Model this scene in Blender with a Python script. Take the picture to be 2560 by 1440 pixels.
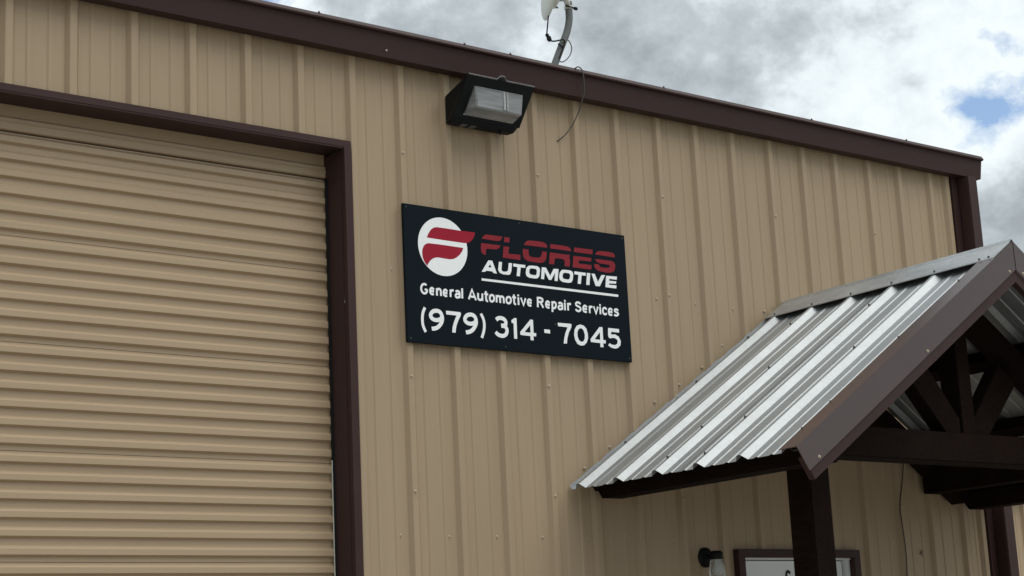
import bpy, bmesh, math, random
from mathutils import Vector, Matrix
from mathutils.geometry import tessellate_polygon
random.seed(7)
for o in list(bpy.data.objects): bpy.data.objects.remove(o)
scene = bpy.context.scene
C = scene.collection

# ------------------------------------------------------------------ camera
R = ((0.7977681258573883, -0.6010742938302787, -0.047704409254161244),
     (0.09437437816640659, 0.20261451534026187, -0.9747003821273069),
     (0.5955329496438972, 0.7730828231630248, 0.21836541488655348))
FPX = 4400.577
CAM = Vector((-2.81849, -7.353796, 1.6))
cd = bpy.data.cameras.new('camera'); cam = bpy.data.objects.new('camera', cd); C.objects.link(cam)
cd.sensor_width = 36; cd.lens = FPX / 2560 * 36; cd.clip_start = 0.05; cd.clip_end = 2000
m = Matrix.Identity(4)
for i in range(3):
    m[i][0] = R[0][i]; m[i][1] = -R[1][i]; m[i][2] = -R[2][i]; m[i][3] = CAM[i]
cam.matrix_world = m
scene.camera = cam

# ------------------------------------------------------------------ sky and sun
SUN_EL, SUN_AZ = math.radians(67), math.radians(24)      # azimuth: from the wall normal towards +X
sdir = Vector((math.cos(SUN_EL) * math.sin(SUN_AZ), -math.cos(SUN_EL) * math.cos(SUN_AZ), math.sin(SUN_EL)))
w = bpy.data.worlds.new('World'); scene.world = w; w.use_nodes = True
nt = w.node_tree; N = nt.nodes; L = nt.links; N.clear()
out = N.new('ShaderNodeOutputWorld'); bg = N.new('ShaderNodeBackground'); bg.inputs[1].default_value = 0.1
sky = N.new('ShaderNodeTexSky'); sky.sky_type = 'NISHITA'; sky.sun_disc = False
sky.sun_elevation = SUN_EL; sky.sun_rotation = math.atan2(sdir.x, sdir.y)
tc = N.new('ShaderNodeTexCoord'); sep = N.new('ShaderNodeSeparateXYZ'); L.new(tc.outputs['Generated'], sep.inputs[0])
def wm(op, a, b=None):
    n = N.new('ShaderNodeMath'); n.operation = op
    for i, v in enumerate((a, b)):
        if v is None: continue
        if isinstance(v, (int, float)): n.inputs[i].default_value = v
        else: L.new(v, n.inputs[i])
    return n.outputs[0]
comb = N.new('ShaderNodeMapping'); comb.inputs['Scale'].default_value = (1.0, 1.0, 1.3); comb.inputs['Location'].default_value = (16.68, 5.84, 7.13)
L.new(tc.outputs['Generated'], comb.inputs[0])
def wnoise(scale, detail, rough, dist):
    n = N.new('ShaderNodeTexNoise'); n.inputs['Scale'].default_value = scale; n.inputs['Detail'].default_value = detail
    n.inputs['Roughness'].default_value = rough; n.inputs['Distortion'].default_value = dist
    L.new(comb.outputs[0], n.inputs['Vector']); return n.outputs['Fac']
def ramp(fac, stops):
    r = N.new('ShaderNodeValToRGB'); L.new(fac, r.inputs[0]); e = r.color_ramp.elements
    while len(e) < len(stops): e.new(0.5)
    for q, (p, c) in zip(e, stops): q.position = p; q.color = (*c, 1)
    return r.outputs[0]
n1 = wnoise(8.0, 12, 0.60, 0.0); n2 = wnoise(3.0, 5, 0.5, 0.0)
thick = wm('ADD', wm('MULTIPLY', n1, 0.66), wm('MULTIPLY', n2, 0.34))
cloudc = ramp(thick, [(0.42, (0.63, 0.68, 0.695)), (0.465, (0.56, 0.61, 0.63)), (0.515, (0.37, 0.412, 0.437)), (0.58, (0.25, 0.28, 0.30))])
mask = ramp(thick, [(0.355, (0.0, 0.0, 0.0)), (0.412, (1, 1, 1))])
sc = N.new('ShaderNodeVectorMath'); sc.operation = 'SCALE'; sc.inputs[3].default_value = 8.7; L.new(cloudc, sc.inputs[0])
mix = N.new('ShaderNodeMix'); mix.data_type = 'RGBA'
L.new(mask, mix.inputs[0]); L.new(sky.outputs[0], mix.inputs[6]); L.new(sc.outputs[0], mix.inputs[7])
L.new(mix.outputs[2], bg.inputs[0]); L.new(bg.outputs[0], out.inputs[0])

sl = bpy.data.lights.new('sun', 'SUN'); so = bpy.data.objects.new('sun', sl); C.objects.link(so)
sl.energy = 1.5; sl.angle = math.radians(70); sl.color = (1.0, 0.965, 0.91)
so.rotation_euler = sdir.to_track_quat('Z', 'Y').to_euler()
so.location = (4, -20, 25)
vs = scene.view_settings; vs.view_transform = 'Standard'; vs.look = 'None'; vs.gamma = 1; vs.use_curve_mapping = False; vs.exposure = 0.78
scene.render.engine = 'CYCLES'
scene.render.resolution_x = 1024; scene.render.resolution_y = 576

# ------------------------------------------------------------------ helpers
def px(x, y, Y):                      # photo pixel -> point on the plane at depth Y
    d = Vector([sum(R[r][c] * v for r, v in enumerate(((x - 1280) / FPX, (y - 720) / FPX, 1))) for c in range(3)])
    return CAM + d * ((Y - CAM.y) / d.y)
def obj(name, bm, mat, parent=None, smooth=False):
    me = bpy.data.meshes.new(name)
    if isinstance(bm, bmesh.types.BMesh):
        bmesh.ops.recalc_face_normals(bm, faces=bm.faces); bm.to_mesh(me); bm.free()
    else:
        me = bm
    if mat and not me.materials:
        for q in (mat if isinstance(mat, (list, tuple)) else [mat]): me.materials.append(q)
    if smooth:
        for p in me.polygons: p.use_smooth = True
    o = bpy.data.objects.new(name, me); C.objects.link(o)
    if parent:
        o.parent = parent
        if parent.type == 'EMPTY': o.matrix_parent_inverse = Matrix.Translation(-parent.location)
    return o
def tag(o, label, cat=None, group=None, kind=None):
    if label: o['label'] = label
    if cat: o['category'] = cat
    if group: o['group'] = group
    if kind: o['kind'] = kind
    return o
def thing(name, label, cat, loc, group=None):
    e = bpy.data.objects.new(name, None); C.objects.link(e); e.location = loc; e.empty_display_size = 0.2
    return tag(e, label, cat, group)
def box(bm, x0, x1, y0, y1, z0, z1):
    v = [bm.verts.new((x, y, z)) for x in (x0, x1) for y in (y0, y1) for z in (z0, z1)]
    for f in ((0, 1, 3, 2), (4, 6, 7, 5), (0, 4, 5, 1), (2, 3, 7, 6), (0, 2, 6, 4), (1, 5, 7, 3)): bm.faces.new([v[i] for i in f])
    return bm
def B(*a, bev=0.0):
    bm = box(bmesh.new(), *a)
    if bev: bmesh.ops.bevel(bm, geom=bm.edges[:], offset=bev, segments=2, affect='EDGES')
    return bm
def prism(bm, pts, axis, a, b):       # polygon (2D) extruded along axis from a to b
    def P(u, v, t):
        return {'x': (t, u, v), 'y': (u, t, v), 'z': (u, v, t)}[axis]
    A = [bm.verts.new(P(u, v, a)) for u, v in pts]; Bv = [bm.verts.new(P(u, v, b)) for u, v in pts]
    n = len(pts); bm.faces.new(A); bm.faces.new(Bv[::-1])
    for i in range(n): bm.faces.new((A[i], Bv[i], Bv[(i + 1) % n], A[(i + 1) % n]))
    return bm
def PR(pts, axis, a, b, bev=0.0):
    bm = prism(bmesh.new(), pts, axis, a, b)
    if bev: bmesh.ops.bevel(bm, geom=bm.edges[:], offset=bev, segments=2, affect='EDGES')
    return bm
def crom(pts, n=6, closed=False):
    pts = [Vector(p) for p in pts]; r = []; k = len(pts)
    for i in range(k if closed else k - 1):
        g = lambda j: pts[j % k] if closed else pts[min(max(j, 0), k - 1)]
        a, b, c, d = g(i - 1), g(i), g(i + 1), g(i + 2)
        for t in range(n):
            t /= n; r.append(0.5 * ((2 * b) + (c - a) * t + (2 * a - 5 * b + 4 * c - d) * t * t + (3 * b - a - 3 * c + d) * t ** 3))
    if not closed: r.append(pts[-1])
    return r
def tube(bm, pts, rad, seg=10, cap=True):
    pts = [Vector(p) for p in pts]; rings = []
    up = Vector((0.13, 0.9, 0.41)).normalized()
    for i, p in enumerate(pts):
        t = (pts[min(i + 1, len(pts) - 1)] - pts[max(i - 1, 0)]).normalized()
        a = t.cross(up).normalized(); b = t.cross(a)
        rr = rad[i] if isinstance(rad, (list, tuple)) else rad
        rings.append([bm.verts.new(p + (a * math.cos(q * 2 * math.pi / seg) + b * math.sin(q * 2 * math.pi / seg)) * rr) for q in range(seg)])
    for r0, r1 in zip(rings, rings[1:]):
        for q in range(seg): bm.faces.new((r0[q], r0[(q + 1) % seg], r1[(q + 1) % seg], r1[q]))
    if cap: bm.faces.new(rings[0][::-1]); bm.faces.new(rings[-1])
    return bm
def lathe(bm, prof, mat=Matrix.Identity(4), seg=24):
    rings = []
    for r, z in prof:
        rings.append([bm.verts.new(mat @ Vector((max(r, 1e-4) * math.cos(q * 2 * math.pi / seg), max(r, 1e-4) * math.sin(q * 2 * math.pi / seg), z))) for q in range(seg)])
    for r0, r1 in zip(rings, rings[1:]):
        for q in range(seg): bm.faces.new((r0[q], r0[(q + 1) % seg], r1[(q + 1) % seg], r1[q]))
    bm.faces.new(rings[0][::-1]); bm.faces.new(rings[-1])
    return bm
def axis_mat(loc, z):
    return Matrix.Translation(loc) @ Vector(z).to_track_quat('Z', 'Y').to_matrix().to_4x4()

# ------------------------------------------------------------------ materials
def mat(name, col, rough=0.5, metal=0.0, spec=0.5, var=0.06, vscale=(3, 3, 3), bump=0.0, bscale=60, fine=0.0, fscale=(200, 200, 200), rvar=0.0, coat=0.0):
    M = bpy.data.materials.new(name); M.use_nodes = True; t = M.node_tree; n = t.nodes; l = t.links
    p = n['Principled BSDF']; p.inputs['Roughness'].default_value = rough; p.inputs['Metallic'].default_value = metal
    p.inputs['Specular IOR Level'].default_value = spec; p.inputs['Coat Weight'].default_value = coat
    g = n.new('ShaderNodeNewGeometry')
    def noise(sc, detail=5, r=0.55):
        mp = n.new('ShaderNodeMapping'); mp.inputs['Scale'].default_value = sc; l.new(g.outputs['Position'], mp.inputs[0])
        q = n.new('ShaderNodeTexNoise'); q.inputs['Scale'].default_value = 1; q.inputs['Detail'].default_value = detail; q.inputs['Roughness'].default_value = r
        l.new(mp.outputs[0], q.inputs['Vector']); return q.outputs['Fac']
    f = noise(vscale)
    cur = n.new('ShaderNodeMix'); cur.data_type = 'RGBA'; l.new(f, cur.inputs[0])
    cur.inputs[6].default_value = (*[c * (1 - 2 * var) for c in col], 1); cur.inputs[7].default_value = (*[min(1, c * (1 + 2 * var)) for c in col], 1)
    o = cur.outputs[2]
    if fine:
        f2 = noise(fscale, 3)
        h = n.new('ShaderNodeMix'); h.data_type = 'RGBA'; h.blend_type = 'MULTIPLY'; h.inputs[0].default_value = 1
        rp = n.new('ShaderNodeMapRange'); l.new(f2, rp.inputs[0]); rp.inputs[1].default_value = 0.25; rp.inputs[2].default_value = 0.75
        rp.inputs[3].default_value = 1 - fine; rp.inputs[4].default_value = 1 + fine
        cc = n.new('ShaderNodeCombineColor'); [l.new(rp.outputs[0], cc.inputs[i]) for i in range(3)]
        l.new(o, h.inputs[6]); l.new(cc.outputs[0], h.inputs[7]); o = h.outputs[2]
    l.new(o, p.inputs['Base Color'])
    if rvar:
        rr = n.new('ShaderNodeMapRange'); l.new(noise([s * 2.3 for s in vscale]), rr.inputs[0])
        rr.inputs[3].default_value = rough - rvar; rr.inputs[4].default_value = rough + rvar; l.new(rr.outputs[0], p.inputs['Roughness'])
    if bump:
        b = n.new('ShaderNodeBump'); b.inputs['Strength'].default_value = bump; b.inputs['Distance'].default_value = 0.01
        bs = bscale if isinstance(bscale, (tuple, list)) else (bscale,) * 3
        l.new(noise(bs, 3), b.inputs['Height']); l.new(b.outputs[0], p.inputs['Normal'])
    return M
M = {}
M['tan'] = mat('tan_painted_steel', (0.350, 0.267, 0.175), 0.5, spec=0.25, var=0.05, vscale=(2.2, 2, 0.5), fine=0.035, fscale=(60, 60, 1.6), bump=0.05, bscale=(5, 5, 1.2), rvar=0.06)
M['door'] = mat('tan_roller_door_paint', (0.385, 0.289, 0.185), 0.4, spec=0.4, var=0.05, vscale=(0.6, 2, 2.5), fine=0.03, fscale=(1.4, 40, 60), bump=0.04, bscale=(1.5, 5, 4), rvar=0.06)
M['brown'] = mat('dark_brown_trim_paint', (0.042, 0.0225, 0.021), 0.5, spec=0.18, var=0.08, vscale=(1.5, 3, 2), fine=0.05, fscale=(30, 30, 6), bump=0.03, bscale=6)
M['rake'] = mat('brown_rake_trim_paint', (0.060, 0.038, 0.036), 0.27, spec=0.6, var=0.07, vscale=(2, 2, 2), fine=0.04, fscale=(40, 40, 40), bump=0.03, bscale=7)
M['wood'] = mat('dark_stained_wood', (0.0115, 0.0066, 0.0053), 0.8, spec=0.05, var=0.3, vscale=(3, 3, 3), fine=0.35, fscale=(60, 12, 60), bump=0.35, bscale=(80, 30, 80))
M['galv'] = mat('galvanised_sheet', (0.345, 0.365, 0.372), 0.5, metal=0.75, var=0.06, vscale=(4, 4, 4), fine=0.06, fscale=(45, 45, 45), rvar=0.05)
M['cap'] = mat('weathered_galvanised_cap', (0.40, 0.415, 0.42), 0.45, metal=0.75, var=0.16, vscale=(7, 4, 7), fine=0.12, fscale=(60, 40, 60), rvar=0.08)
M['navy'] = mat('navy_sign_panel', (0.0048, 0.0092, 0.0135), 0.5, spec=0.06, var=0.10, vscale=(3, 3, 3), bump=0.02, bscale=9)
M['white'] = mat('white_vinyl', (0.82, 0.84, 0.85), 0.45, var=0.03, vscale=(9, 9, 9), fine=0.03, fscale=(70, 70, 70))
M['red'] = mat('bright_red_vinyl', (0.30, 0.010, 0.028), 0.5, spec=0.15, var=0.06, vscale=(9, 9, 9))
M['red2'] = mat('dull_red_vinyl', (0.22, 0.017, 0.026), 0.5, spec=0.15, var=0.08, vscale=(9, 9, 9))
M['black'] = mat('black_enamel', (0.007, 0.008, 0.009), 0.5, spec=0.15, var=0.15, vscale=(9, 9, 9), bump=0.06, bscale=90)
M['edge'] = mat('worn_black_edge', (0.10, 0.10, 0.10), 0.5, var=0.2, vscale=(30, 30, 30))
M['cable'] = mat('black_cable', (0.010, 0.010, 0.011), 0.6, spec=0.2)
M['greycable'] = mat('grey_cable', (0.06, 0.056, 0.052), 0.55)
M['browncable'] = mat('brown_cable', (0.05, 0.03, 0.018), 0.6)
M['plastic'] = mat('white_plastic', (0.62, 0.62, 0.56), 0.4, var=0.06, vscale=(8, 8, 8))
M['pole'] = mat('grey_galvanised_pole', (0.13, 0.14, 0.14), 0.7, metal=0.0, spec=0.2, var=0.12, vscale=(20, 20, 8))
M['screw'] = mat('tan_screw', (0.42, 0.35, 0.26), 0.4, var=0.1, vscale=(40, 40, 40))
M['dscrew'] = mat('dark_screw', (0.10, 0.095, 0.09), 0.5, metal=0.5, var=0.2, vscale=(40, 40, 40))
M['whitedoor'] = mat('white_door_paint', (0.66, 0.68, 0.68), 0.45, var=0.04, vscale=(3, 3, 3))
M['concrete'] = mat('concrete', (0.28, 0.265, 0.245), 0.9, spec=0.2, var=0.12, vscale=(0.8, 0.8, 0.8), fine=0.12, fscale=(60, 60, 60), bump=0.3, bscale=40)
M['gravel'] = mat('pale_gravel', (0.27, 0.245, 0.205), 0.95, spec=0.15, var=0.2, vscale=(0.4, 0.4, 0.4), fine=0.3, fscale=(30, 30, 30), bump=0.6, bscale=25)
M['alu'] = mat('aluminium_reflector', (0.6, 0.61, 0.61), 0.35, metal=0.9, var=0.1, vscale=(40, 5, 10))
def glassmat(name, col, trans, rough, streak):
    G = mat(name, col, rough, var=streak, vscale=(5, 9, 90))
    p = G.node_tree.nodes['Principled BSDF']; p.inputs['Transmission Weight'].default_value = trans; p.inputs['IOR'].default_value = 1.35
    return G
M['lens'] = glassmat('dusty_prismatic_glass', (0.36, 0.375, 0.38), 0.35, 0.18, 0.42)
M['frost'] = mat('frosted_glass_band', (0.42, 0.43, 0.43), 0.4, var=0.15, vscale=(40, 40, 90))
M['jar'] = glassmat('ribbed_clear_glass', (0.80, 0.82, 0.82), 0.85, 0.12, 0.05)

# ------------------------------------------------------------------ ground
gb = bmesh.new(); v = [gb.verts.new(q) for q in ((-600, -600, 0), (600, -600, 0), (600, 600, 0), (-600, 600, 0))]; gb.faces.new(v)
tag(obj('ground', gb, M['gravel']), 'pale gravel ground around the metal building', kind='structure')
tag(obj('pavement', B(-6, 9, -7.0, 0.35, 0.004, 0.06), M['concrete']), 'concrete apron in front of the roller door', kind='structure')
Z0 = 0.06

# ------------------------------------------------------------------ metal building
P = 0.3048
DX = [-0.0002, 0.0055, 0.0075, 0.0095, 0.0081, 0.0053, 0.0083, 0.0053, -0.0051, -0.0123, -0.017, -0.0211, -0.0229, -0.0038, -0.0076, -0.0063, 0.0132, 0.0049, -0.0021, 0.0121, 0.0042, 0.0145]
def rx(k): return 6.587 if k == 22 else k * P + (DX[k] if 0 <= k < len(DX) else 0.0)
RH, CW, SW = 0.026, 0.032, 0.019
def wall_profile(k0, k1):
    pts = []
    for k in range(k0, k1 + 1):
        x = rx(k); pts += [(x - SW, 0), (x - 0.002, RH - 0.001), (x + 0.002, RH), (x + CW - 0.002, RH), (x + CW + 0.002, RH - 0.001), (x + CW + SW, 0)]
        nx = rx(k + 1) - x
        for fr in (0.3333, 0.6667):
            c = x + CW / 2 + nx * fr
            pts += [(c - 0.017, 0), (c - 0.009, 0.0048), (c + 0.010, 0.0050), (c + 0.0120, 0)]
    return pts
WP = wall_profile(-18, 23)
def clip(pts, a, b):
    r = []
    for (s0, h0), (s1, h1) in zip(pts, pts[1:]):
        if s1 <= a or s0 >= b: continue
        if not r:
            t = (max(a, s0) - s0) / (s1 - s0); r.append((max(a, s0), h0 + (h1 - h0) * t))
        t = (min(b, s1) - s0) / (s1 - s0); r.append((min(b, s1), h0 + (h1 - h0) * t))
    return r
def sheet(prof, f0, f1, thick=None):  # f0(s,h), f1(s,h): the two end points of each profile point
    bm = bmesh.new(); a = [bm.verts.new(f0(s, h)) for s, h in prof]; b = [bm.verts.new(f1(s, h)) for s, h in prof]
    for i in range(len(prof) - 1): bm.faces.new((a[i], a[i + 1], b[i + 1], b[i]))
    return bm
bld = thing('metal_building', 'tan ribbed metal building with dark brown gutter and trim', 'building', (2, 0, 0))
bm = bmesh.new(); lathe(bm, [(0.0085, 0), (0.0085, 0.002), (0.0055, 0.003), (0.005, 0.007), (0.003, 0.008)], axis_mat((0, 0, 0), (0, -1, 0)), 8)
screw_me = bpy.data.meshes.new('screw'); bmesh.ops.recalc_face_normals(bm, faces=bm.faces); bm.to_mesh(screw_me); bm.free(); screw_me.materials.append(M['screw'])
def screw(parent, loc, me=None, rot=None, name='screw'):
    o = bpy.data.objects.new(name, me or screw_me); C.objects.link(o); o.parent = parent; o.location = loc
    if parent.type == 'EMPTY': o.matrix_parent_inverse = Matrix.Translation(-parent.location)
    if rot: o.rotation_euler = rot
    return o
TOP = 4.90
cuts = [rx(k) + CW + 0.004 for k in (-17, -14, -11, -8, -5, -2, 1, 4, 7, 10, 13, 16, 19)] + [6.80]
DOORL, DOORR, HZ = -1.86, 1.80, 4.325      # roller door opening incl. trims
ED0, ED1, EDZ = 4.385, 5.34, 2.255         # entry door rough opening
lapk = {7, 10, 13, 16, 19}
for i, (a, b) in enumerate(zip(cuts, cuts[1:])):
    off = 0.0012 * (i % 2)
    bm = bmesh.new()
    def add(x0, x1, z0, z1):
        pr = clip(WP, x0, x1)
        A = [bm.verts.new((s, -h + off, z0)) for s, h in pr]; D = [bm.verts.new((s, -h + off, z1)) for s, h in pr]
        for j in range(len(pr) - 1): bm.faces.new((A[j], A[j + 1], D[j + 1], D[j]))
    xs = sorted({a, b, *[q for q in (DOORL, DOORR, ED0, ED1) if a < q < b]})
    for x0, x1 in zip(xs, xs[1:]):
        mid = (x0 + x1) / 2
        add(x0, x1, HZ if DOORL < mid < DOORR else EDZ if ED0 < mid < ED1 else Z0, TOP)
    wp = obj('wall_panel', bm, M['tan'], bld)
    for k in range(0, 22):
        x = rx(k)
        if not (a <= x + CW / 2 < b): continue
        if k in lapk:
            for z in (4.327, 3.738, 3.149, 2.56, 1.97, 1.38, 0.79):
                if 2.12 < x < 3.64 and 3.32 < z < 4.05: continue
                if ED0 < x < ED1 and z < EDZ: continue
                screw(wp, (x + CW / 2 + random.uniform(-.004, .004), -RH + off, z + random.uniform(-.006, .006)))
        for z in (3.708, 2.338, 0.9):
            xs_ = x - 0.066 + random.uniform(-.006, .006)
            if xs_ < DOORR + 0.1 or (ED0 - .05 < xs_ < ED1 + .05 and z < EDZ) or (2.12 < xs_ < 3.64 and 3.32 < z < 4.05): continue
            screw(wp, (xs_, off, z + random.uniform(-.006, .006)))
# right end wall, back wall, roof
SP = [(y, h) for y, h in clip(WP, -5.0, 7.0)]
obj('wall_panel', sheet([(s + 5.0, h) for s, h in SP], lambda s, h: (6.795 + h, s, Z0), lambda s, h: (6.795 + h, s, TOP + s * 0.083)), M['tan'], bld)
obj('wall_panel', B(-5.15, 6.795, 11.99, 12.0, Z0, 5.8), M['tan'], bld)
obj('wall_panel', B(-5.16, -5.15, 0.0, 12.0, Z0, 4.85), M['tan'], bld)
RP = clip(WP, -5.2, 6.9)
obj('roof', sheet(RP, lambda s, h: (s, -0.05, 4.945 + h), lambda s, h: (s, 12.1, 5.955 + h)), M['cap'], bld)
# gutter: trough with a slanted face and a rolled lip
GP = [(-0.030, 4.950), (-0.030, 4.812), (-0.098, 4.812), (-0.118, 4.933), (-0.138, 4.936), (-0.141, 4.944), (-0.124, 4.968), (-0.112, 4.958), (-0.092, 4.830), (-0.036, 4.820), (-0.036, 4.950)]
gut = obj('gutter', PR(GP, 'x', -5.2, 6.872), M['brown'], bld)
obj('end_cap', PR([(-0.033, 4.945), (-0.033, 4.814), (-0.0965, 4.814), (-0.118, 4.94)], 'x', 6.866, 6.876), M['brown'], gut)
bm = bmesh.new(); lathe(bm, [(0.0075, 0), (0.0075, 0.003), (0.005, 0.004), (0.004, 0.010)], seg=8)
up_me = bpy.data.meshes.new('roof_screw'); bmesh.ops.recalc_face_normals(bm, faces=bm.faces); bm.to_mesh(up_me); bm.free(); up_me.materials.append(M['dscrew'])
for x in (1.60, 2.51, 2.82, 3.95, 5.2, 6.1): screw(gut, (x, -0.122, 4.967), up_me)
obj('bracket_spot', lathe(bmesh.new(), [(0.006, 0), (0.006, 0.002), (0.003, 0.004)], axis_mat(px(966, 126, -0.113), (0, -1, -0.17)), 8), M['screw'], gut)
# downspout at the corner
dn = obj('downspout', B(6.700, 6.798, -0.122, -0.030, 0.15, 4.812, bev=0.006), M['brown'], bld)
for z in (1.2, 3.0): obj('strap', B(6.692, 6.806, -0.126, -0.004, z, z + 0.03), M['brown'], dn)
obj('corner_trim', PR([(6.640, -0.002), (6.640, -0.029), (6.834, -0.029), (6.834, 0.12), (6.828, 0.12), (6.828, -0.023), (6.646, -0.023), (6.646, -0.002)], 'z', Z0, 4.87), M['brown'], bld)

# roller door with its frame
dr = obj('door_frame', PR([(DOORL - 0.03, -0.033), (DOORR + 0.024, -0.033), (DOORR + 0.024, 0.0), (DOORL - 0.03, 0.0)], 'z', 4.309, 4.343), M['brown'], bld)
obj('header_return', B(DOORL - 0.02, 1.788, 0.002, 0.20, 4.312, 4.340), M['brown'], dr)
obj('header_lip', B(DOORL - 0.02, 1.786, -0.030, 0.0015, 4.300, 4.3085), M['brown'], dr)
for xa, xb, xc in ((1.783, 1.826, 1.775), (DOORL - 0.03, DOORL + 0.015, DOORL + 0.02)):
    obj('jamb_trim', B(xa, xb, -0.036, -0.001, Z0, 4.3085), M['brown'], dr)
    obj('jamb_return', B(min(xa, xc) + 0.004, max(xa, xc) - (0.0 if xc < xb else 0.004), 0.0, 0.20, Z0, 4.300), M['brown'], dr)
door = obj('roller_door', B(DOORL, 1.782, 0.185, 0.19, Z0, 4.31), M['door'], bld)
pit = 0.4908 / 6
def door_section(zt):
    pts = [(zt - 0.0012, 0.004), (zt - 0.0012, 0.0)]; z = zt
    for c in range(6):
        b0 = zt - c * pit
        pts += [(b0 - 0.007, 0.0), (b0 - 0.0086, -0.0010), (b0 - 0.0212, -0.0180), (b0 - 0.0230, -0.0190), (b0 - 0.0490, -0.0190), (b0 - 0.0505, -0.0180), (b0 - 0.0585, -0.0010), (b0 - 0.0600, 0.0)]
    pts += [(zt - 0.4908 + 0.0012, 0.0), (zt - 0.4908 + 0.0012, 0.004)]
    return pts
YD = 0.160
for i in range(9):
    zt = 4.180 - i * 0.4908
    pts = [q for q in door_section(zt) if q[0] > Z0]
    if len(pts) < 4: continue
    obj('curtain_section', sheet(pts, lambda s, h: (DOORL + 0.02, YD + h, s), lambda s, h: (1.7835, YD + h, s)), M['door'], door)
obj('door_hood', PR([(0.150, 4.186), (0.143, 4.190), (0.143, 4.243), (0.147, 4.249), (0.18, 4.249), (0.18, 4.186)], 'x', DOORL + 0.01, 1.777), M['door'], door)
obj('hood_rib', PR([(0.143, 4.214), (0.140, 4.217), (0.140, 4.222), (0.143, 4.226)], 'x', DOORL + 0.01, 1.777), M['door'], door)
obj('lintel_plate', B(DOORL + 0.01, 1.777, 0.155, 0.18, 4.253, 4.311), M['door'], door)
obj('guide_seal', B(1.7655, 1.7678, 0.131, 0.138, Z0, 2.72), M['plastic'], door)
obj('guide_rail', B(1.7680, 1.7788, 0.128, 0.139, Z0, 4.18), M['cable'], door)

# entry door
ent = obj('entry_door', B(4.445, 5.285, 0.030, 0.072, Z0 + 0.01, 2.222, bev=0.003), M['whitedoor'], bld)
fr = obj('door_frame', B(4.352, 5.372, -0.045, -0.0005, 2.236, 2.283), M['brown'], ent)
for xa, xb in ((4.352, 4.402), (5.322, 5.372)): obj('jamb', B(xa, xb, -0.045, -0.0005, Z0, 2.2355), M['brown'], ent)
obj('weather_strip', B(4.402, 5.322, -0.010, 0.08, 2.2265, 2.2355), M['whitedoor'], ent)
for xa, xb in ((4.4025, 4.438), (5.292, 5.3215)): obj('stop', B(xa, xb, 0.0, 0.09, Z0, 2.226), M['whitedoor'], ent)
obj('handle', lathe(bmesh.new(), [(0.03, 0), (0.03, 0.008), (0.012, 0.012), (0.012, 0.04), (0.028, 0.05), (0.028, 0.07), (0.015, 0.08)], axis_mat((5.215, 0.030, 1.02), (0, -1, 0)), 16), M['alu'], ent, True)
for z in (0.4, 1.2, 2.0): obj('hinge', tube(bmesh.new(), [(4.441, 0.02, z - 0.05), (4.441, 0.02, z + 0.05)], 0.007, 8), M['alu'], ent)
def ribbon(bm, pts, wd, to3d, closed=False, mi=0):
    n = len(pts); Lv, Rv = [], []
    for i, p in enumerate(pts):
        a = pts[(i - 1) % n] if closed else pts[max(i - 1, 0)]; b = pts[(i + 1) % n] if closed else pts[min(i + 1, n - 1)]
        t1 = (p - a); t2 = (b - p)
        t1 = t1.normalized() if t1.length > 1e-9 else t2.normalized(); t2 = t2.normalized() if t2.length > 1e-9 else t1
        t = (t1 + t2).normalized(); k = min(1.6, 1 / max(0.5, t.dot(t2)))
        nn = Vector((-t.y, t.x)) * wd * 0.5 * k
        Lv.append(bm.verts.new(to3d(p + nn))); Rv.append(bm.verts.new(to3d(p - nn)))
    for i in range(n if closed else n - 1):
        j = (i + 1) % n; f = bm.faces.new((Lv[i], Lv[j], Rv[j], Rv[i])); f.material_index = mi
def flat(bm, pts, to3d, mi=0):
    vv = [bm.verts.new(to3d(p)) for p in pts]
    for t in tessellate_polygon([[Vector((p.x, p.y, 0)) for p in pts]]):
        f = bm.faces.new([vv[i] for i in t]); f.material_index = mi
six = bmesh.new(); six3 = lambda p: (4.818 + p.x, 0.0285, 2.118 + p.y)
ribbon(six, crom([Vector(q) for q in ((0.016, 0.03), (0.0, 0.042), (-0.016, 0.03), (-0.02, -0.005), (-0.016, -0.035), (0.0, -0.045), (0.015, -0.034), (0.017, -0.015), (0.0, -0.002), (-0.015, -0.012))], 5), 0.017, six3)
obj('number', six, M['cable'], ent)

# ------------------------------------------------------------------ sign
SY = -0.0445
sg = thing('business_sign', 'navy business sign with red and white lettering, screwed to the tan wall', 'sign', (2.88, SY, 3.317))
sx0, sx1, sz0, sz1 = 2.1243, 3.6369, 3.3173, 4.0511
panel = obj('panel', B(sx0, sx1, SY, -RH - 0.0015, sz0, sz1, bev=0.0015), M['navy'], sg)
Zr = {1: (1030, 530, 8.47), 2: (1190, 570, 9.0), 3: (1370, 590, 9.0), 4: (1035, 700, 9.0), 5: (1290, 730, 9.0)}
def sp(z, pts):
    ox, oy, s = Zr[z]; r = []
    for x, y in pts:
        q = px(ox + x / s, oy + y / s, SY); r.append(Vector((q.x, q.z)))
    return r
def lay(n): return lambda p: (p.x, SY - 0.0006 - 0.0004 * n, p.y)
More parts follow.
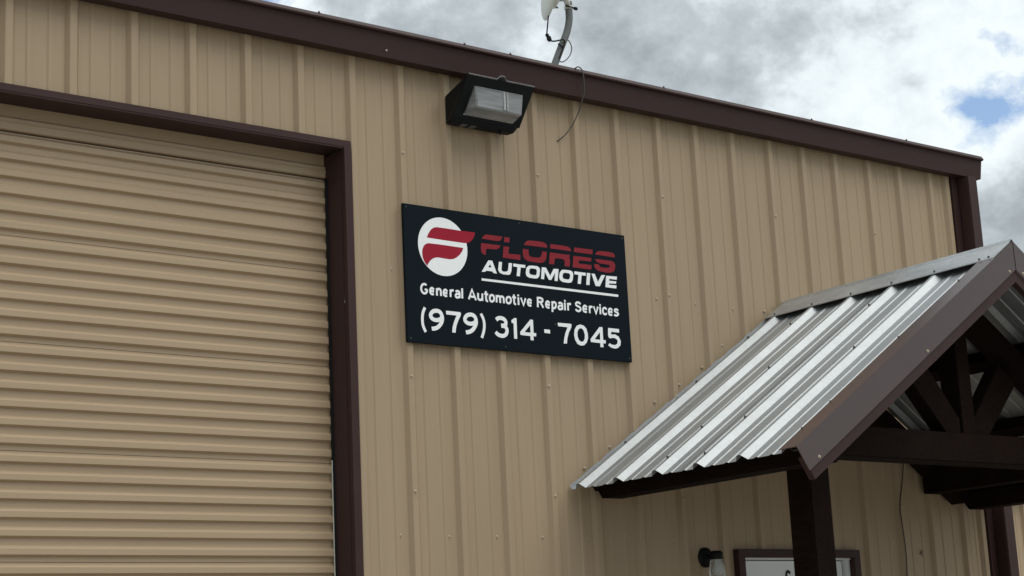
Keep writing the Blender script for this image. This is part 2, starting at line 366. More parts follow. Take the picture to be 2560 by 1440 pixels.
# logo disc: circle fitted through the rim
rim = sp(1, [(560, 118), (190, 350), (118, 600), (215, 980), (480, 1280), (745, 1355), (1110, 1120), (1178, 860), (1030, 395), (860, 215)])
cx = (min(p.x for p in rim) + max(p.x for p in rim)) / 2; cz = (min(p.y for p in rim) + max(p.y for p in rim)) / 2
rr = sum((p - Vector((cx, cz))).length for p in rim) / len(rim)
bm = bmesh.new(); flat(bm, [Vector((cx + rr * math.cos(t * math.pi / 32), cz + rr * math.sin(t * math.pi / 32))) for t in range(64)], lay(0)); obj('logo_disc', bm, M['white'], sg)
up = [(310, 540), (345, 455), (395, 375), (460, 330), (520, 322), (700, 345), (1030, 398), (1330, 435), (1325, 490), (1290, 570), (1240, 625), (1180, 657), (1100, 658), (700, 600)]
lo = [(1085, 762), (1060, 835), (1010, 905), (940, 965), (870, 998), (790, 1002), (680, 985), (580, 965), (510, 962), (440, 985), (385, 1030), (350, 1080), (320, 1140), (265, 1060), (225, 960), (212, 860), (220, 780), (250, 710), (300, 670), (350, 660), (600, 690)]
for q in (up, lo):
    bm = bmesh.new(); flat(bm, sp(1, q), lay(1)); obj('logo_stripe', bm, M['red'], sg)
FL = [
 (2, [[(130, 240), (150, 195), (185, 160), (235, 145), (590, 195), (580, 235), (545, 280), (490, 297)],
      [(115, 338), (550, 392), (530, 435), (495, 470), (440, 483), (245, 465), (228, 480), (215, 612), (170, 595), (130, 560), (112, 500), (108, 430)]]),
 (2, [[(635, 205), (755, 218), (748, 328), (632, 318)], [(620, 410), (745, 425), (728, 560), (750, 582), (1000, 605), (993, 722), (600, 665)]]),
 (2, [[(1075, 380), (1100, 330), (1150, 290), (1210, 280), (1400, 300), (1520, 325), (1580, 365), (1600, 400), (1598, 445)],
      [(1055, 468), (1180, 485), (1182, 590), (1210, 635), (1250, 655), (1400, 668), (1450, 655), (1475, 600), (1485, 528), (1590, 538), (1580, 680), (1545, 755), (1480, 785), (1400, 782), (1180, 750), (1100, 705), (1060, 640), (1050, 560)]]),
 (3, [[(50, 180), (350, 220), (440, 240), (490, 270), (515, 310), (518, 342), (45, 278)],
      [(42, 370), (490, 428), (488, 455), (470, 480), (495, 530), (488, 690), (372, 680), (375, 590), (360, 540), (320, 515), (175, 500), (150, 520), (138, 638), (22, 632)]]),
 (3, [[(592, 258), (1005, 308), (995, 415), (580, 358)], [(572, 445), (975, 495), (968, 575), (720, 548), (690, 560), (682, 600), (710, 622), (980, 655), (972, 758), (552, 702)]]),
 (3, [[(1062, 415), (1080, 370), (1130, 342), (1200, 340), (1380, 360), (1460, 385), (1500, 430), (1502, 485)],
      [(1062, 515), (1420, 560), (1480, 590), (1512, 650), (1505, 750), (1470, 805), (1400, 828), (1300, 822), (1130, 785), (1070, 740), (1038, 680), (1040, 630), (1135, 638), (1170, 690), (1220, 712), (1370, 715), (1390, 690), (1385, 660), (1340, 642), (1180, 622), (1110, 590), (1075, 555)]])]
for z, polys in FL:
    bm = bmesh.new()
    for q in polys: flat(bm, sp(z, q), lay(0))
    obj('letter', bm, M['red2'], sg)
AU = [  # zone, outline, hole
 (2, [(125, 985), (275, 728), (365, 738), (470, 1028), (390, 1012), (365, 978), (235, 960), (205, 985)], [(275, 885), (315, 815), (345, 888)]),
 (2, [(515, 758), (585, 768), (572, 930), (590, 972), (640, 985), (700, 978), (722, 940), (735, 785), (810, 795), (795, 970), (770, 1040), (720, 1055), (600, 1040), (530, 1005), (495, 940)], None),
 (2, [(838, 800), (1110, 835), (1105, 900), (1005, 888), (985, 1088), (912, 1080), (930, 880), (835, 865)], None),
 (2, [(1180, 850), (1250, 845), (1380, 860), (1430, 900), (1440, 960), (1425, 1080), (1390, 1130), (1330, 1138), (1200, 1120), (1135, 1080), (1118, 1010), (1130, 900)], [(1215, 920), (1250, 910), (1340, 922), (1365, 950), (1365, 1010), (1350, 1055), (1310, 1062), (1225, 1045), (1198, 1010), (1200, 950)]),
 (2, [(1480, 882), (1572, 892), (1668, 1072), (1745, 918), (1857, 925), (1835, 1195), (1765, 1190), (1778, 1010), (1690, 1172), (1635, 1165), (1545, 985), (1530, 1155), (1460, 1145)], None),
 (3, [(310, 762), (380, 760), (500, 775), (550, 805), (568, 870), (555, 990), (525, 1045), (460, 1055), (330, 1035), (270, 995), (250, 930), (262, 820)], [(345, 835), (380, 828), (470, 840), (495, 870), (492, 930), (475, 970), (440, 978), (355, 962), (328, 930), (330, 870)]),
 (3, [(592, 795), (852, 830), (845, 895), (755, 885), (738, 1082), (665, 1072), (685, 875), (590, 860)], None),
 (3, [(875, 830), (950, 838), (932, 1105), (858, 1098)], None),
 (3, [(975, 845), (1050, 852), (1122, 1030), (1200, 880), (1285, 880), (1165, 1132), (1070, 1125)], None),
 (3, [(1305, 895), (1550, 915), (1545, 985), (1385, 965), (1372, 985), (1380, 1008), (1535, 1022), (1528, 1075), (1380, 1065), (1368, 1080), (1375, 1098), (1540, 1112), (1535, 1182), (1290, 1150)], None)]
def letter(z, outl, hole, name='letter'):
    bm = bmesh.new(); flat(bm, sp(z, outl), lay(0))
    if hole: flat(bm, sp(z, hole), lay(1), 1)
    obj(name, bm, [M['white'], M['navy']], sg)
for a in AU: letter(*a)
bm = bmesh.new(); flat(bm, sp(2, [(125, 1130)]) + sp(3, [(1580, 1320), (1578, 1372)]) + sp(2, [(125, 1182)]), lay(0)); obj('underline', bm, M['white'], sg)
# tagline: each letter a few pen strokes
def e_(x, y): return [[(x + 2, y + 60), (x + 86, y + 78)], [(x + 84, y + 36), (x + 44, y - 2), (x + 10, y + 16), (x, y + 64), (x + 13, y + 116), (x + 48, y + 138), (x + 80, y + 130)]]
TG = [(4, s) for s in (
 [[(280, 115), (240, 92), (200, 98), (170, 135), (160, 195), (175, 250), (205, 290), (250, 300), (285, 270), (290, 225), (240, 215)]],
 e_(362, 182), [[(512, 185), (515, 350)], [(516, 235), (545, 202), (585, 210), (600, 250), (608, 360)]], e_(664, 222),
 [[(820, 216), (822, 382)], [(823, 265), (850, 232), (890, 236)]],
 [[(935, 265), (965, 248), (1000, 256), (1022, 290), (1028, 405)], [(1025, 322), (980, 312), (945, 325), (936, 360), (958, 390), (1000, 392), (1026, 365)]],
 [[(1080, 188), (1086, 415)]], [[(1232, 432), (1302, 215), (1394, 455)], [(1262, 368), (1362, 384)]],
 [[(1440, 292), (1442, 400), (1465, 442), (1505, 446), (1536, 412)], [(1535, 305), (1538, 470)]],
 [[(1615, 250), (1622, 430), (1636, 468), (1665, 474)], [(1578, 308), (1667, 326)]],
 [[(1755, 338), (1716, 356), (1704, 410), (1718, 465), (1755, 484), (1790, 462), (1802, 415), (1788, 360), None]],
 [[(1855, 340), (1858, 505)], [(1860, 390), (1885, 362), (1920, 372), (1932, 410), (1940, 517)], [(1935, 405), (1960, 372), (2000, 382), (2015, 420), (2023, 526)]],
 [[(2130, 382), (2090, 400), (2077, 450), (2090, 505), (2130, 524), (2166, 506), (2180, 455), (2166, 402), None]],
 [[(2245, 325), (2253, 500), (2266, 538), (2295, 544)], [(2208, 384), (2292, 400)]],
 [[(2345, 390), (2353, 562)], [(2341, 328), (2343, 368)]])]
TG += [(5, s) for s in (
 [[(108, 128), (168, 298), (212, 142)]], e_(263, 170),
 [[(485, 110), (490, 342)], [(487, 132), (545, 136), (590, 160), (596, 195), (575, 224), (489, 222)], [(545, 225), (614, 356)]], e_(672, 214),
 [[(815, 208), (820, 450)], [(818, 248), (850, 228), (885, 245), (898, 295), (885, 345), (850, 365), (819, 350)]],
 [[(955, 262), (985, 242), (1020, 254), (1038, 290), (1043, 400)], [(1040, 320), (1000, 308), (962, 322), (953, 355), (972, 384), (1010, 388), (1041, 366)]],
 [[(1095, 236), (1105, 412)], [(1096, 180), (1098, 218)]], [[(1165, 248), (1173, 416)], [(1169, 300), (1195, 265), (1236, 276)]],
 [[(1450, 272), (1410, 238), (1370, 235), (1345, 265), (1360, 305), (1410, 330), (1448, 360), (1450, 405), (1415, 430), (1375, 422), (1338, 388)]],
 e_(1510, 310), [[(1652, 312), (1659, 474)], [(1655, 360), (1680, 330), (1718, 338)]], [[(1745, 322), (1801, 486), (1840, 332)]],
 [[(1889, 328), (1901, 500)], [(1887, 274), (1889, 312)]],
 [[(2040, 392), (2000, 358), (1965, 370), (1952, 425), (1968, 480), (2005, 502), (2042, 482)]], e_(2082, 378),
 [[(2300, 422), (2260, 390), (2225, 400), (2220, 430), (2255, 455), (2290, 475), (2298, 505), (2270, 528), (2230, 526), (2208, 505)]])]
def strokes(z, ss, wd, mtl, name):
    bm = bmesh.new()
    for i, s in enumerate(ss):
        closed = s[-1] is None
        q = sp(z, [p for p in s if p])
        if len(q) > 3 or closed: q = crom(q, 5, closed)
        ribbon(bm, q, wd, lay(0.3 * i), closed)
    obj(name, bm, mtl, sg)
for z, ss in TG: strokes(z, ss, 0.0118, M['white'], 'letter')
strokes(4, [[(245, 618), (200, 740), (187, 880), (205, 1030), (264, 1170)]], 0.0165, M['white'], 'bracket_mark')
strokes(4, [[(1502, 757), (1560, 880), (1581, 1010), (1570, 1150), (1525, 1302)]], 0.0165, M['white'], 'bracket_mark')
strokes(4, [[(495, 692), (430, 705), (378, 765), (382, 835), (435, 885), (510, 903), (580, 888), (622, 850), (622, 790), (592, 732), (545, 700), None], [(628, 800), (636, 880), (615, 960), (560, 1040), (490, 1085), (398, 1097)]], 0.0215, M['white'], 'digit')
strokes(4, [[(1262, 778), (1195, 795), (1148, 855), (1152, 920), (1205, 968), (1280, 985), (1345, 970), (1387, 930), (1387, 870), (1357, 815), (1310, 785), None], [(1393, 880), (1397, 970), (1370, 1045), (1320, 1120), (1250, 1165), (1168, 1178)]], 0.0215, M['white'], 'digit')
strokes(4, [[(1848, 898), (1890, 862), (1945, 855), (2010, 875), (2055, 920), (2065, 975), (2045, 1015), (1962, 1030)], [(1962, 1032), (2040, 1045), (2085, 1100), (2090, 1165), (2065, 1225), (2005, 1258), (1940, 1250), (1880, 1220), (1838, 1168)]], 0.0215, M['white'], 'digit')
for z, o_, h_ in (
 (4, [(718, 690), (1035, 725), (1055, 745), (1050, 800), (1000, 900), (960, 1010), (942, 1100), (935, 1188), (858, 1178), (868, 1060), (900, 940), (955, 800), (722, 772)], None),
 (4, [(2190, 905), (2255, 855), (2305, 860), (2322, 1325), (2252, 1318), (2238, 975), (2195, 965)], None),
 (5, [(320, 620), (380, 628), (395, 918), (455, 930), (450, 1000), (392, 992), (398, 1090), (328, 1082), (322, 992), (100, 965), (92, 900)], [(192, 900), (318, 745), (325, 915)]),
 (5, [(632, 838), (762, 850), (768, 935), (638, 918)], None),
 (5, [(935, 690), (1235, 718), (1248, 735), (1242, 800), (1190, 910), (1155, 1040), (1145, 1162), (1072, 1158), (1085, 1040), (1110, 920), (1160, 795), (945, 768)], None),
 (5, [(1435, 730), (1360, 765), (1315, 850), (1305, 960), (1330, 1080), (1385, 1170), (1450, 1205), (1530, 1200), (1590, 1140), (1620, 1040), (1615, 940), (1580, 820), (1520, 755)], [(1445, 815), (1400, 845), (1380, 910), (1385, 1000), (1415, 1080), (1465, 1120), (1515, 1110), (1545, 1050), (1545, 960), (1520, 870), (1485, 825)]),
 (5, [(1875, 788), (1945, 795), (1960, 1075), (2020, 1090), (2015, 1162), (1962, 1150), (1970, 1245), (1898, 1238), (1895, 1150), (1685, 1125), (1675, 1060)], [(1770, 1060), (1885, 905), (1892, 1075)]),
 (5, [(2070, 808), (2315, 835), (2320, 915), (2138, 895), (2142, 958), (2230, 955), (2310, 1005), (2355, 1100), (2350, 1200), (2290, 1262), (2220, 1275), (2140, 1250), (2072, 1200), (2105, 1150), (2160, 1185), (2230, 1195), (2280, 1160), (2285, 1090), (2240, 1045), (2180, 1030), (2120, 1045), (2085, 1025), (2070, 980)], None)):
    letter(z, o_, h_, 'digit')
for x, z in ((sx0 + 0.02, sz1 - 0.018), (sx1 - 0.02, sz1 - 0.02), (sx0 + 0.02, sz0 + 0.02), (sx1 - 0.02, sz0 + 0.02), (2.75, sz0 + 0.02), (2.88, sz1 - 0.02), (px(1388, 811, SY).x, px(1388, 811, SY).z)):
    q = screw(sg, (x, SY, z), up_me); q.rotation_euler = (math.radians(90), 0, 0); q.scale = (0.55,) * 3

# ------------------------------------------------------------------ wall pack light
wl = thing('wall_pack_light', 'black wall pack floodlight with dusty glass lens under the gutter', 'wall light', (2.63, -0.03, 4.53))
X0, X1 = 2.418, 2.852
prof = [(-0.030, 4.690), (-0.262, 4.742), (-0.110, 4.552), (-0.085, 4.528), (-0.030, 4.528)]
bm = bmesh.new(); prism(bm, prof, 'x', X0, X1)
for vv in bm.verts:                       # the back box is narrower than the front
    if vv.co.y > -0.05: vv.co.x += 0.012 if vv.co.x < 2.6 else -0.012
bmesh.ops.bevel(bm, geom=bm.edges[:], offset=0.006, segments=2, affect='EDGES'); obj('housing', bm, M['black'], wl)
fd = Vector((0, 0.152, -0.190)).normalized(); fn = Vector((0, -0.190, -0.152)).normalized()   # down along the face, out of the face
def fp(x, s, n): return Vector((x, -0.262, 4.742)) + fd * s + fn * n
fl_ = Vector((0, 0.152, -0.190)).length
bm = bmesh.new()
outer = [(X0 - .004, -.006), (X1 + .004, -.006), (X1 + .004, fl_ - .004), (X0 - .004, fl_ - .004)]; inner = [(X0 + .055, .052), (X1 - .042, .052), (X1 - .042, fl_ - .018), (X0 + .055, fl_ - .018)]
rings = []
for n in (0.0015, 0.013): rings.append([[bm.verts.new(fp(x, s, n)) for x, s in q] for q in (outer, inner)])
for i in range(4):
    j = (i + 1) % 4
    for n in (0, 1): bm.faces.new((rings[n][0][i], rings[n][0][j], rings[n][1][j], rings[n][1][i]))
    for q in (0, 1): bm.faces.new((rings[0][q][i], rings[0][q][j], rings[1][q][j], rings[1][q][i]))
ff = obj('front_frame', bm, M['black'], wl)
bm = bmesh.new(); tube(bm, [fp(X0 - .002, -.005, .013), fp(2.60, -.005, .013), fp(2.622, -.026, .010), fp(2.645, -.026, .010), fp(2.665, -.005, .013), fp(X1 + .002, -.005, .013)], 0.0045, 8); obj('frame_lip', bm, M['edge'], ff)
obj('hinge_tab', PR([(2.60, 4.742), (2.622, 4.764), (2.645, 4.764), (2.668, 4.742)], 'y', -0.272, -0.260), M['black'], ff)
obj('tab_screw', lathe(bmesh.new(), [(0.005, 0), (0.005, 0.004)], axis_mat((2.634, -0.272, 4.753), (0, -1, 0)), 8), M['dscrew'], ff)
# refractor: vertical front, sloping underside
def lensprof(x): return [fp(x, .054, .012), Vector((x, -0.2365, 4.697)), Vector((x, -0.2335, 4.578)), fp(x, fl_ - .020, .012)]
bm = bmesh.new(); a = [bm.verts.new(q) for q in lensprof(X0 + .058)]; b = [bm.verts.new(q) for q in lensprof(X1 - .045)]
a[1].co.x += .012; a[2].co.x += .020; b[1].co.x -= .010; b[2].co.x -= .016
for i in range(3): bm.faces.new((a[i], a[i + 1], b[i + 1], b[i]))
bm.faces.new(a); bm.faces.new(b[::-1]); bm.faces.new((a[0], b[0], b[3], a[3]))
bmesh.ops.bevel(bm, geom=bm.edges[:], offset=0.005, segments=2, affect='EDGES')
ln = obj('lens', bm, M['lens'], wl)
bm = bmesh.new(); vq = [bm.verts.new(fp(x, s, n)) for x, s, n in ((X0 + .056, .053, .004), (X1 - .043, .053, .004), (X1 - .043, fl_ - .019, .004), (X0 + .056, fl_ - .019, .004))]; bm.faces.new(vq); obj('reflector', bm, M['alu'], wl)
for x, wd in ((2.668, .012), (2.690, .008)): obj('lens_rib', B(x, x + wd, -0.2415, -0.2330, 4.586, 4.692, bev=.002), M['frost'], ln)
obj('lamp_socket', B(2.705, 2.735, -0.226, -0.205, 4.60, 4.692, bev=.003), M['plastic'], ln)
for x in (2.50, 2.56): obj('drain_slot', B(x, x + 0.035, -0.085, -0.045, 4.5262, 4.5290), M['edge'], wl)
obj('conduit_plug', lathe(bmesh.new(), [(0.012, 0), (0.012, 0.008), (0.008, 0.012), (0.008, 0.018)], axis_mat((2.76, -0.075, 4.529), (0, 0, -1)), 12), M['black'], wl)

# ------------------------------------------------------------------ antenna on the roof
YA = 0.15
an = thing('dish_antenna', 'white dish antenna on a bent grey roof mast', 'antenna', (3.33, YA, 4.97))
pl = [px(x, y, YA) for x, y in ((1387, 160), (1398, 131), (1408, 105), (1416, 84), (1421, 64), (1423, 46), (1422, 25), (1421, 5))]
base = Vector((pl[0].x - 0.055, YA, 4.985))
obj('mast', tube(bmesh.new(), crom([base] + pl, 4), 0.0215, 16), M['pole'], an, True)
obj('foot_plate', B(base.x - 0.06, base.x + 0.06, YA - 0.05, YA + 0.05, 4.965, 4.99), M['pole'], an)
clampz = px(1421, 20, YA)
cl = obj('clamp', lathe(bmesh.new(), [(0.022, -0.010), (0.0245, -0.008), (0.0245, 0.008), (0.022, 0.010)], axis_mat(clampz, (0.0, 0, 1)), 16), M['plastic'], an)
obj('bolt', tube(bmesh.new(), [clampz + Vector((-0.038, -0.022, 0.0)), clampz + Vector((0.04, -0.022, -0.004))], 0.005, 8), M['cable'], cl)
obj('wing_nut', tube(bmesh.new(), [clampz + Vector((0.028, -0.022, -0.004)), clampz + Vector((0.046, -0.022, -0.004))], 0.010, 8), M['cable'], cl)
dn_ = Vector((-0.88, 0.40, 0.20)).normalized(); dc = px(1378, -20, YA)
dm = axis_mat(dc, dn_)
obj('dish', lathe(bmesh.new(), [(0.0, 0.045), (0.05, 0.043), (0.10, 0.035), (0.145, 0.020), (0.168, 0.006), (0.172, -0.002), (0.168, -0.008), (0.14, -0.012), (0.10, -0.020), (0.0, -0.022)], dm, 40), M['plastic'], an, True)
hub = obj('hub', lathe(bmesh.new(), [(0.098, -0.012), (0.092, -0.040), (0.06, -0.052), (0.045, -0.055), (0.04, -0.075), (0.0, -0.078)], dm, 28), M['plastic'], an, True)
for q in (0.6, 2.4, 4.2, 5.5):
    c0 = dm @ Vector((0.08 * math.cos(q), 0.08 * math.sin(q), -0.04)); obj('hub_bolt', tube(bmesh.new(), [c0, c0 - dn_ * 0.022], 0.006, 8), M['pole'], hub)
obj('arm', tube(bmesh.new(), [dm @ Vector((0, 0, -0.06)), (dm @ Vector((0, 0, -0.085))) * 0.6 + clampz * 0.4, clampz], [0.030, 0.018, 0.016], 12), M['plastic'], an, True)
def pts2(l, Y): return [px(x, y, Y if not isinstance(Y, (list, tuple)) else Y[i]) for i, (x, y) in enumerate(l)]
obj('cable', tube(bmesh.new(), crom(pts2([(1371, 40), (1369, 62), (1367, 84)], YA - 0.02), 4), 0.0042, 8), M['cable'], an)
obj('cable_coupler', tube(bmesh.new(), pts2([(1366, 84), (1368, 88), (1369, 91), (1371, 92), (1373, 98), (1376, 103)], YA - 0.02), [0.008, 0.012, 0.009, 0.013, 0.015, 0.010], 10), M['cable'], an)
obj('cable', tube(bmesh.new(), crom(pts2([(1376, 102), (1386, 103), (1397, 101), (1408, 99), (1412, 106), (1407, 122), (1399, 146)], [YA - .02, YA - .02, YA - .024, YA - .028, YA - .027, YA - .027, YA - .027]), 5), 0.0045, 8), M['cable'], an)
obj('cable', tube(bmesh.new(), crom(pts2([(1414, 99), (1421, 101), (1427, 111), (1429, 124), (1425, 138), (1416, 149), (1406, 155), (1396, 152)], YA + 0.01), 5), 0.0034, 8), M['greycable'], an)
obj('cable_tie', tube(bmesh.new(), pts2([(1396, 110), (1407, 117)], YA - 0.026), [0.006, 0.004], 8), M['cable'], an)

# cable from the roof over the gutter into the wall
cb = obj('cable', tube(bmesh.new(), crom([(px(1434, 168, -0.13) + Vector((-0.03, 0.10, -0.03))), px(1437, 171, -0.125), px(1444, 167, -0.14), px(1453, 172, -0.146), px(1458, 186, -0.148), px(1460, 210, -0.142), px(1460, 232, -0.128), px(1455, 252, -0.112), px(1447, 278, -0.085), px(1432, 311, -0.055), px(1412, 338, -0.03), px(1396, 351, -0.006), px(1391, 354, 0.006)], 6), 0.0036, 8), M['greycable'])
tag(cb, 'thin dark cable looping over the gutter into a hole in the wall', 'cable')

# ------------------------------------------------------------------ porch
po = thing('gable_porch', 'gabled timber porch with galvanised metal roof and brown rake trim', 'porch', (4.9, -0.9, Z0))
RX, RZ, SLP = 4.9, 3.73, 0.66
TH = math.atan(SLP); ct, st_ = math.cos(TH), math.sin(TH)
YF = -1.735
def rp(side, s, n, y):                    # s down the slope from the ridge, n above the sheet; side -1 left, +1 right
    return Vector((RX + side * (s * ct + n * st_), y, RZ - s * st_ + n * ct))
SE = (RX - 3.165) / ct                    # slope length to the eave
ribs_y = [-0.10 - 0.3048 * i for i in range(6)]
def roof_profile(a, b):
    pts = [(-1.9, 0)]
    for y in reversed([0.2048] + ribs_y):
        pts += [(y - 0.046, 0), (y - 0.013, 0.029), (y - 0.009, 0.030), (y + 0.010, 0.030), (y + 0.014, 0.029), (y + 0.036, 0)]
        for c in (y + 0.1016, y + 0.2032): pts += [(c - 0.016, 0), (c - 0.008, 0.0042), (c + 0.008, 0.0042), (c + 0.016, 0)]
    return clip(pts, a, b)
for side in (-1, 1):
    for k, (a, b, lift) in enumerate(((YF + 0.01, -0.845, 0.0), (-0.885, -0.195, 0.0022), (-0.215, -0.032, 0.0050))):
        pr = roof_profile(a, b); bm = bmesh.new()
        A = [[bm.verts.new(rp(side, s, h + lift - d, y)) for y, h in pr] for s, d in ((0.01, 0), (SE * 0.5, 0), (SE, 0), (SE, 0.0012), (0.01, 0.0012))]
        for r0, r1 in zip(A, A[1:]):
            for j in range(len(pr) - 1): bm.faces.new((r0[j], r0[j + 1], r1[j + 1], r1[j]))
        rpn = obj('roof_panel', bm, M['galv'], po)
        for y in ribs_y:
            if not (a < y < b): continue
            for s in (0.42, 1.02, 1.62, SE - 0.12):
                if random.random() < 0.12: continue
                yy = y + random.choice((0.0, 0.0, 0.05)); hh = 0.030 if yy == y else 0.0
                if side > 0 and s > 1.7: continue
                q = screw(rpn, rp(side, s + random.uniform(-.05, .05), hh + lift, yy), up_me); q.rotation_euler = (0, side * TH, 0); q.scale = (1.1,) * 3
    # wall flashing with a wavy upturned edge
    bm = bmesh.new(); r0, r1, r2 = [], [], []
    for i in range(61):
        s = SE * i / 60; jg = 0.0025 * math.sin(i * 1.3) + random.uniform(-.002, .002)
        r0.append(bm.verts.new(rp(side, s, 0.030 + jg, -0.0285))); r1.append(bm.verts.new(rp(side, s, 0.012, -0.031))); r2.append(bm.verts.new(rp(side, s, 0.0065, -0.060)))
    for i in range(60): bm.faces.new((r0[i], r0[i + 1], r1[i + 1], r1[i])); bm.faces.new((r1[i], r1[i + 1], r2[i + 1], r2[i]))
    fls = obj('wall_flashing', bm, M['galv'], po)
    for i in range(9): screw(fls, rp(side, SE * (i + 0.55) / 9.3, 0.055 + random.uniform(-.015, .02), -0.004), None)
    # rake trim: front face and a flange over the roof
    g = []
    for s in (0.004, SE + 0.035):
        e = lambda n, y: rp(side, s + (-n * math.tan(TH) if s < 0.1 else 0), n, y)   # mitred at the ridge
        g.append([e(0.035, YF + 0.118), e(0.0365, YF), e(-0.095, YF - 0.002), e(-0.100, YF + 0.008), e(-0.090, YF + 0.0035), e(0.033, YF + 0.005), e(0.0325, YF + 0.118)])
    bm = bmesh.new(); a = [bm.verts.new(q) for q in g[0]]; b = [bm.verts.new(q) for q in g[1]]
    n = len(a)
    for i in range(n): bm.faces.new((a[i], a[(i + 1) % n], b[(i + 1) % n], b[i]))
    bm.faces.new(a); bm.faces.new(b[::-1])
    rk = obj('rake_trim', bm, M['rake'], po)
    for s in (0.12, 1.0, SE - 0.06): screw(rk, rp(side, s, -0.078, YF - 0.001), None)
    # barge board behind the trim
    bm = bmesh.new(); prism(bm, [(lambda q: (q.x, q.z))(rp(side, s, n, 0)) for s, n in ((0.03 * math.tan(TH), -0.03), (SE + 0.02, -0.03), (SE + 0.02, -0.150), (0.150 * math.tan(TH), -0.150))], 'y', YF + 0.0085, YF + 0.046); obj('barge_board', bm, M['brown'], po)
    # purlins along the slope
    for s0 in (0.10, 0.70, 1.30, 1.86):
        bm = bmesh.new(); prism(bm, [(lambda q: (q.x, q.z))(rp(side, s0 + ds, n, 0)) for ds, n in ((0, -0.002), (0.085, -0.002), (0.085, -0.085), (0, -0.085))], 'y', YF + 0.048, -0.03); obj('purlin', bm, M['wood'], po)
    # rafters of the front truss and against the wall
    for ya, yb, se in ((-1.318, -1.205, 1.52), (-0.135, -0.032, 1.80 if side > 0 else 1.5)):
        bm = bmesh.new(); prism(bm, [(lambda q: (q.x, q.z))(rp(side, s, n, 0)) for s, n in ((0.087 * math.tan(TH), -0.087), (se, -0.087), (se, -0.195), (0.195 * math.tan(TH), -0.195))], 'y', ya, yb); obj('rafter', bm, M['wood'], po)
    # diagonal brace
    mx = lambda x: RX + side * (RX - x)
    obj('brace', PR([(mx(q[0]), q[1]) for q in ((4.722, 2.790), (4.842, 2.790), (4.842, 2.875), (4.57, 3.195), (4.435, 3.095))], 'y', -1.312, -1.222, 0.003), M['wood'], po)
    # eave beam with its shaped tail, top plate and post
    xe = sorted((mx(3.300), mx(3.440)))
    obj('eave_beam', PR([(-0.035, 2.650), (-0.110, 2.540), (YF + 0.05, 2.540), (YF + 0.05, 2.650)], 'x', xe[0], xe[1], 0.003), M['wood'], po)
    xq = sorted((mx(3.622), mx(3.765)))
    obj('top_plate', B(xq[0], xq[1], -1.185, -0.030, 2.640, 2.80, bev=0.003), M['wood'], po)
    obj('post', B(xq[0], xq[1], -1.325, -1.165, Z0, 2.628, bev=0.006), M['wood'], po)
cap = bmesh.new()
cp = [rp(-1, 0.175, 0.0360, 0), rp(-1, 0.170, 0.0395, 0), rp(-1, -0.0, 0.040, 0), Vector((RX, 0, RZ + 0.057)), rp(1, 0.0, 0.040, 0), rp(1, 0.170, 0.0395, 0), rp(1, 0.175, 0.0360, 0)]
cap2 = [q - Vector((0, 0, 0.0015)) for q in cp][::-1]
prism(cap, [(q.x, q.z) for q in cp + cap2], 'y', YF + 0.006, -0.034)
rc = obj('ridge_cap', cap, M['cap'], po)
for side in (-1, 1):
    for y in ribs_y + [YF + 0.05]:
        q = screw(rc, rp(side, 0.155, 0.039, y), up_me); q.rotation_euler = (0, side * TH, 0)
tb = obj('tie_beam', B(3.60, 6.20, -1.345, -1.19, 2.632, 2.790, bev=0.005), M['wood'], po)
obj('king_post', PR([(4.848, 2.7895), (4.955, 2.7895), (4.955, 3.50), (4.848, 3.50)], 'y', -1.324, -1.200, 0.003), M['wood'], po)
# lamp wires looping under the tie beam
for i, (a, b, d, mm) in enumerate((((2402, 1148), (2440, 1160), 8, 'greycable'), ((2415, 1149), (2452, 1158), 7, 'greycable'))):
    p0, p1 = px(*a, -1.20), px(*b, -1.20)
    obj('wire', tube(bmesh.new(), crom([p0 + Vector((0, 0, .02)), p0, (p0 + p1) / 2 - Vector((0, 0, .022)), p1, p1 + Vector((0, 0, .02))], 5), 0.003, 6), M[mm], po)
hw = obj('cable', tube(bmesh.new(), crom([px(2285, 1150, -0.04), px(2272, 1158, -0.035), px(2260, 1152, -0.03), px(2258, 1170, -0.030), px(2254, 1220, -0.030), px(2250, 1265, -0.030), px(2257, 1320, -0.030), px(2264, 1370, -0.030), px(2268, 1440, -0.030), px(2270, 1600, -0.030)], 6), 0.0032, 6), M['browncable'])
tag(hw, 'thin brown cable hanging down the tan wall beneath the porch', 'cable')

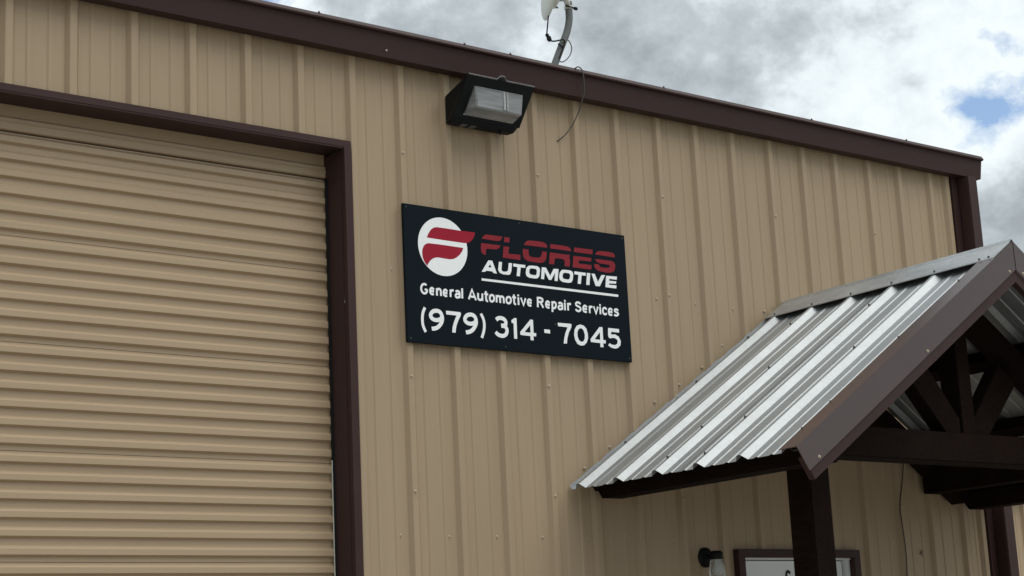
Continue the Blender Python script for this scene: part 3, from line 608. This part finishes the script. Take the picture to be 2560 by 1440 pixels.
# ------------------------------------------------------------------ jar sconce beside the entry door
sc_ = thing('wall_sconce', 'black wall sconce with ribbed clear glass jar beside the white entry door', 'wall light', (4.125, 0, 2.12))
bp = px(1763, 1394, -0.004)
obj('backplate', lathe(bmesh.new(), [(0.057, 0), (0.057, 0.008), (0.050, 0.018), (0.030, 0.026), (0.0, 0.028)], axis_mat(bp + Vector((0, 0.003, 0)), (0, -1, 0)), 28), M['black'], sc_, True)
jx = px(1791, 1388, -0.105)
obj('arm', tube(bmesh.new(), crom([bp + Vector((0, -0.015, 0)), Vector((bp.x, -0.06, bp.z + 0.012)), Vector((jx.x, -0.105, jx.z + 0.012))], 4), 0.013, 10), M['black'], sc_, True)
obj('cap', lathe(bmesh.new(), [(0.0, 0.026), (0.026, 0.024), (0.036, 0.014), (0.037, -0.020), (0.033, -0.022), (0.0, -0.021)], axis_mat(jx, (0, 0, 1)), 28), M['black'], sc_, True)
jp = [(0.031, -0.0225)]
for i in range(14): jp += [(0.037 + 0.008 * math.sin(i / 13 * 2.4) + 0.0016, -0.030 - i * 0.0085), (0.037 + 0.008 * math.sin(i / 13 * 2.4) - 0.0012, -0.0342 - i * 0.0085)]
jp += [(0.030, -0.152), (0.015, -0.158), (0.0, -0.159)]
obj('glass_jar', lathe(bmesh.new(), jp, axis_mat(jx, (0, 0, 1)), 28), M['jar'], sc_, True)
obj('bulb', lathe(bmesh.new(), [(0.010, -0.022), (0.012, -0.04), (0.024, -0.065), (0.028, -0.085), (0.020, -0.105), (0.0, -0.112)], axis_mat(jx, (0, 0, 1)), 18), M['plastic'], sc_, True)

# spindly dead insect on the wall
bm = bmesh.new(); c = px(2303, 1382, -0.003)
for a, l in ((0.5, .026), (1.2, .022), (2.2, .024), (3.5, .026), (4.3, .024), (5.4, .028)):
    tube(bm, [c, c + Vector((math.cos(a) * l * .5, -0.006, math.sin(a) * l * .6)), c + Vector((math.cos(a) * l, -0.001, math.sin(a) * l))], 0.0011, 5)
tube(bm, [c + Vector((0, 0, -.006)), c, c + Vector((0, 0, .007))], [0.002, 0.004, 0.002], 6)
tag(obj('insect', bm, M['browncable']), 'tiny dark spindly-legged insect on the tan wall under the porch', 'insect')

# ------------------------------------------------------------------ neighbouring shed, set back beyond the corner
sh = thing('metal_shed', 'bright tan metal shed set back beyond the downspout corner', 'shed', (12, 3, 0))
for i in range(3):
    a, b = -4.2 + i * 1.8288, -4.2 + (i + 1) * 1.8288
    obj('wall_panel', sheet([(s + 12.4, h) for s, h in clip(WP, a, b)], lambda s, h: (s, 2.4 - h, 0.0), lambda s, h: (s, 2.4 - h, 3.0)), M['door'], sh)
obj('side_wall', B(8.19, 8.2, 2.4, 7, 0.0, 3.0), M['door'], sh)
obj('roof', PR([(2.25, 3.01), (7.1, 3.35), (7.1, 3.42), (2.25, 3.08)], 'x', 8.1, 13.8), M['brown'], sh)
